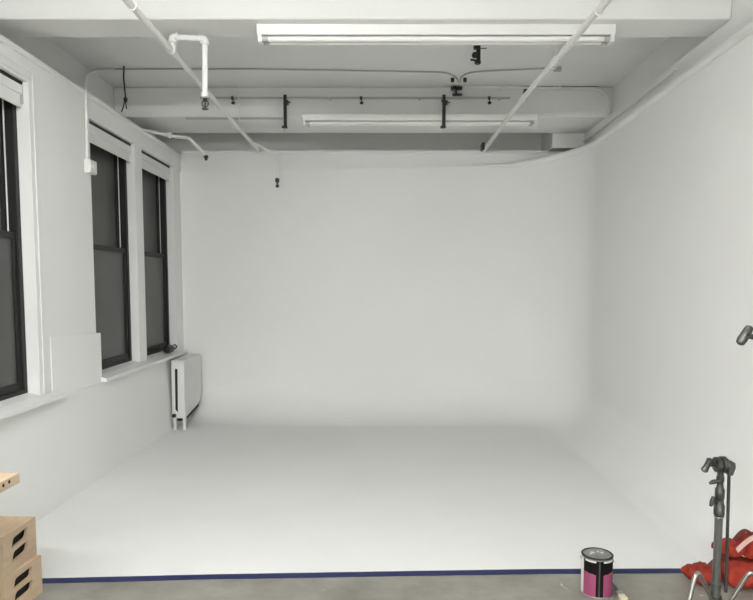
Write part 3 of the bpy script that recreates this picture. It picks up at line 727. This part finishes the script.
for py, sgn in ((500, 1), (480.5, 1)):
    z = sz(py)
    b = BM(); tube(b, [(-0.012, -0.006, z), (-0.034, -0.012, z)], 0.0075, seg=10)
    if py == 500: tube(b, [(-0.034, -0.012, z + 0.020), (-0.038, -0.012, z), (-0.046, -0.014, z - 0.024)], 0.009, seg=10, radii=[0.007, 0.011, 0.007])
    else: tube(b, [(-0.026, -0.012, z - 0.0), (-0.042, -0.014, z - 0.003), (-0.056, -0.016, z - 0.008)], 0.009, seg=10, radii=[0.010, 0.0105, 0.006])
    obj('locking_knob', b, M['castgrey'], st, smooth=True)
gz = sz(464.5)
gh = BM()
for x0, x1, r in ((-0.028, -0.004, 0.034), (-0.003, 0.021, 0.037), (0.019, 0.030, 0.029)):
    lathe(gh, [(r - 0.005, 0), (r, 0.003), (r, x1 - x0 - 0.003), (r - 0.005, x1 - x0)], (x0, 0, gz), (1, 0, 0), 22)
tube(gh, [(0.0, 0, gz - 0.055), (0.0, 0, gz - 0.028)], 0.014, seg=14)
gho = obj('grip_head', gh, M['castgrey'], st, smooth=True)
knob(gho, (-0.024, 0, gz), (-1, -0.1, -0.05), 1.15, tilt=(0.42, -0.1, 0.9))
# arm hanging straight down from the head, with its own small head on top
a0, a1 = atY(728.5, 474, SY), atY(728.5, 592, SY)
ax_ = a0.x - SX
b = BM(); tube(b, [(ax_ + 0.002, 0.0, a0.z + 0.03), (ax_ + 0.010, 0.0, a1.z)], 0.0072, seg=12); arm = obj('grip_arm', b, M['darksteel'], st, smooth=True)
b = BM(); prism(b, [(ax_ - 0.013, a0.z + 0.055), (ax_ + 0.006, a0.z + 0.062), (ax_ + 0.024, a0.z + 0.052), (ax_ + 0.026, a0.z + 0.030), (ax_ + 0.014, a0.z - 0.005), (ax_ - 0.007, a0.z - 0.005), (ax_ - 0.012, a0.z + 0.02)], -0.014, 0.014, 'y')
tube(b, [(0.028, 0, gz), (ax_ + 0.0, 0, gz)], 0.009, seg=10)
obj('arm_head', b, M['castgrey'], arm, bevel=0.005)
dl = math.atan2(0.30, -0.045)
stand_legs(st, [(0.20, math.radians(-153), 0.135, 0.365, 0.25), (0.11, math.radians(-17), 0.142, 0.36, 0.27), (0.15, math.radians(62), 0.14, 0.22, 0.27)])

# second stand outside the right edge; only the knob at the end of its arm reaches in
S2 = (2.13, 2.72)
s2 = thing('light_stand', 'stand beyond the right edge, only its dark knob shows', 'stand', (S2[0], S2[1], 0), 0)
kp = atY(745, 335, 2.72)
hz2 = kp.z
b = BM(); tube(b, [(0, 0, 0.08), (0, 0, 0.75)], 0.0205, seg=18); obj('base_column', b, M['steel'], s2, smooth=True)
b = BM(); tube(b, [(0, 0, 0.75), (0, 0, hz2 - 0.03)], 0.0165, seg=18); obj('middle_column', b, M['steel'], s2, smooth=True)
b = BM()
for x0, x1, r in ((-0.018, -0.001, 0.033), (0.001, 0.018, 0.033)): lathe(b, [(r - 0.005, 0), (r, 0.003), (r, 0.014), (r - 0.005, 0.017)], (0, x0, hz2), (0, 1, 0), 20)
g2 = obj('grip_head', b, M['castgrey'], s2, smooth=True)
knob(g2, (0, -0.018, hz2), (0, -1, 0), 1.0, tilt=(0.3, 0, 1))
kx = kp.x - S2[0]
b = BM(); tube(b, [(0.15, 0.0, hz2 + 0.0), (kx + 0.075, 0.0, hz2 - 0.002)], 0.008, seg=12); am2 = obj('grip_arm', b, M['darksteel'], s2, smooth=True)
b = BM()
for x0 in (0.048, 0.066): lathe(b, [(0.024, 0), (0.028, 0.003), (0.028, 0.013), (0.024, 0.016)], (kx + x0, 0, hz2 - 0.010), (1, 0, 0), 20)
obj('arm_head', b, M['castgrey'], am2, smooth=True)
c = Vector((kx, 0.0, hz2)); td = Vector((0.50, 0.0, 0.86)).normalized()
b = BM(); tube(b, [c + Vector((0.052, 0, -0.012)), c + Vector((0.005, 0, -0.002))], 0.011, seg=12)
tube(b, [c - td * 0.046, c - td * 0.040, c - td * 0.022, c, c + td * 0.022, c + td * 0.038, c + td * 0.043], 0.01, seg=14, radii=[0.008, 0.017, 0.0205, 0.019, 0.0185, 0.015, 0.007])
kb = obj('tee_handle', b, M['castgrey'], s2, smooth=True)
b = BM(); lathe(b, [(0.0055, 0), (0.0055, 0.003)], c + Vector((0.001, -0.0205, 0.003)), (0, 1, 0), 12); obj('hole', b, M['hole'], kb)
stand_legs(s2, [(0.28, math.radians(62), 0.14, 0.27, 0.36), (0.22, math.radians(180), 0.14, 0.22, 0.38), (0.25, math.radians(298), 0.14, 0.25, 0.36)])

# ================================================================ orange-red sandbags
def pouch(name, parent, c, dims, rz, seed, flat=0.0, m='cloth'):
    b = BM(); bmesh.ops.create_cube(b, size=2.0)
    bmesh.ops.subdivide_edges(b, edges=b.edges[:], cuts=14, use_grid_fill=True)
    r = random.Random(seed); ph = [r.uniform(0, 6) for _ in range(8)]
    rot = Matrix.Rotation(rz, 3, 'Z')
    for v in b.verts:
        p = v.co.copy(); e = 3.2
        n = (abs(p.x)**e + abs(p.y)**e + abs(p.z)**2.2) ** (1 / e)
        q = p / max(n, 1e-6)
        edge = max(abs(q.x), abs(q.y))
        q.z *= (1 - 0.45 * edge ** 4)
        wr = 0.055 * math.sin(7 * q.x + ph[0] + 2 * math.sin(3 * q.y + ph[1])) + 0.045 * math.sin(9 * q.y + ph[2] + 3 * q.x) + 0.035 * math.sin(15 * q.x - 11 * q.y + ph[3])
        q *= 1 + wr * (1 if q.z > -0.3 else 0.3)
        q = Vector((q.x * dims[0], q.y * dims[1], max(q.z, -0.93) * dims[2]))
        v.co = rot @ q + Vector(c)
    mn = min(v.co.z for v in b.verts)
    for v in b.verts: v.co.z += c[2] - dims[2] * 0.93 - mn if c[2] < dims[2] * 1.05 else 0
    o = obj(name, b, M[m], parent, smooth=True, auto=False); return o
def sandbag(label, loc, rz, a, c, seed, strap_mat='strapdark'):
    t = thing('sandbag', label, 'sandbag', loc, rz, 'orange-red sandbags piled by the stand')
    pouch('pouch', t, a[0], a[1], a[2], seed); pouch('pouch', t, c[0], c[1], c[2], seed + 7)
    pa, pc = Vector(a[0]), Vector(c[0]); m_ = (pa + pc) / 2
    b = BM(); pouch_mid = []
    top = max(pa.z + a[1][2], pc.z + c[1][2])
    rows = []
    for k in range(13):
        s = k / 12; p = pa.lerp(pc, 0.12 + 0.76 * s); z = p.z + 0.8 * (a[1][2] * (1 - s) + c[1][2] * s) + 0.05 * math.sin(PI * s)
        rows.append([(p.x - 0.0, p.y - 0.018, z), (p.x, p.y + 0.018, z), (p.x, p.y + 0.018, z + 0.004), (p.x, p.y - 0.018, z + 0.004), (p.x, p.y - 0.018, z)])
    obj('handle', grid_strip(BM(), rows), M[strap_mat], t); b.free()
    return t
sandbag('orange-red sandbag lying on the floor across the blue tape, lowest of the pile', (1.86, 3.47, 0.0), 0.0,
        ((-0.075, 0.03, 0.044), (0.085, 0.085, 0.046), 0.3), ((0.130, -0.005, 0.066), (0.125, 0.11, 0.069), -0.1), 3)
sandbag('orange-red sandbag heaped on top of the lower one behind the stand', (1.93, 3.50, 0.146), 0.0,
        ((-0.005, 0.0, 0.045), (0.068, 0.075, 0.040), 0.5), ((0.16, 0.0, 0.052), (0.115, 0.09, 0.064), -0.25), 21)
b = BM(); rows = []
for k in range(15):
    s = k / 14; p = atY(737, 552, 3.42).lerp(atY(760, 536, 3.42), s); z = p.z + 0.012 * math.sin(PI * s)
    rows.append([(p.x, p.y - 0.012, z), (p.x, p.y + 0.012, z + 0.010), (p.x, p.y + 0.014, z + 0.014), (p.x, p.y - 0.012, z + 0.004), (p.x, p.y - 0.012, z)])
top_bag = [o for o in bpy.data.objects if o.name.startswith('sandbag') and o.type == 'EMPTY'][-1]
so = obj('pale_strap', grid_strip(BM(), [[tuple(Vector(q) - Vector(top_bag.location)) for q in r_] for r_ in rows]), M['strap'], top_bag); b.free()
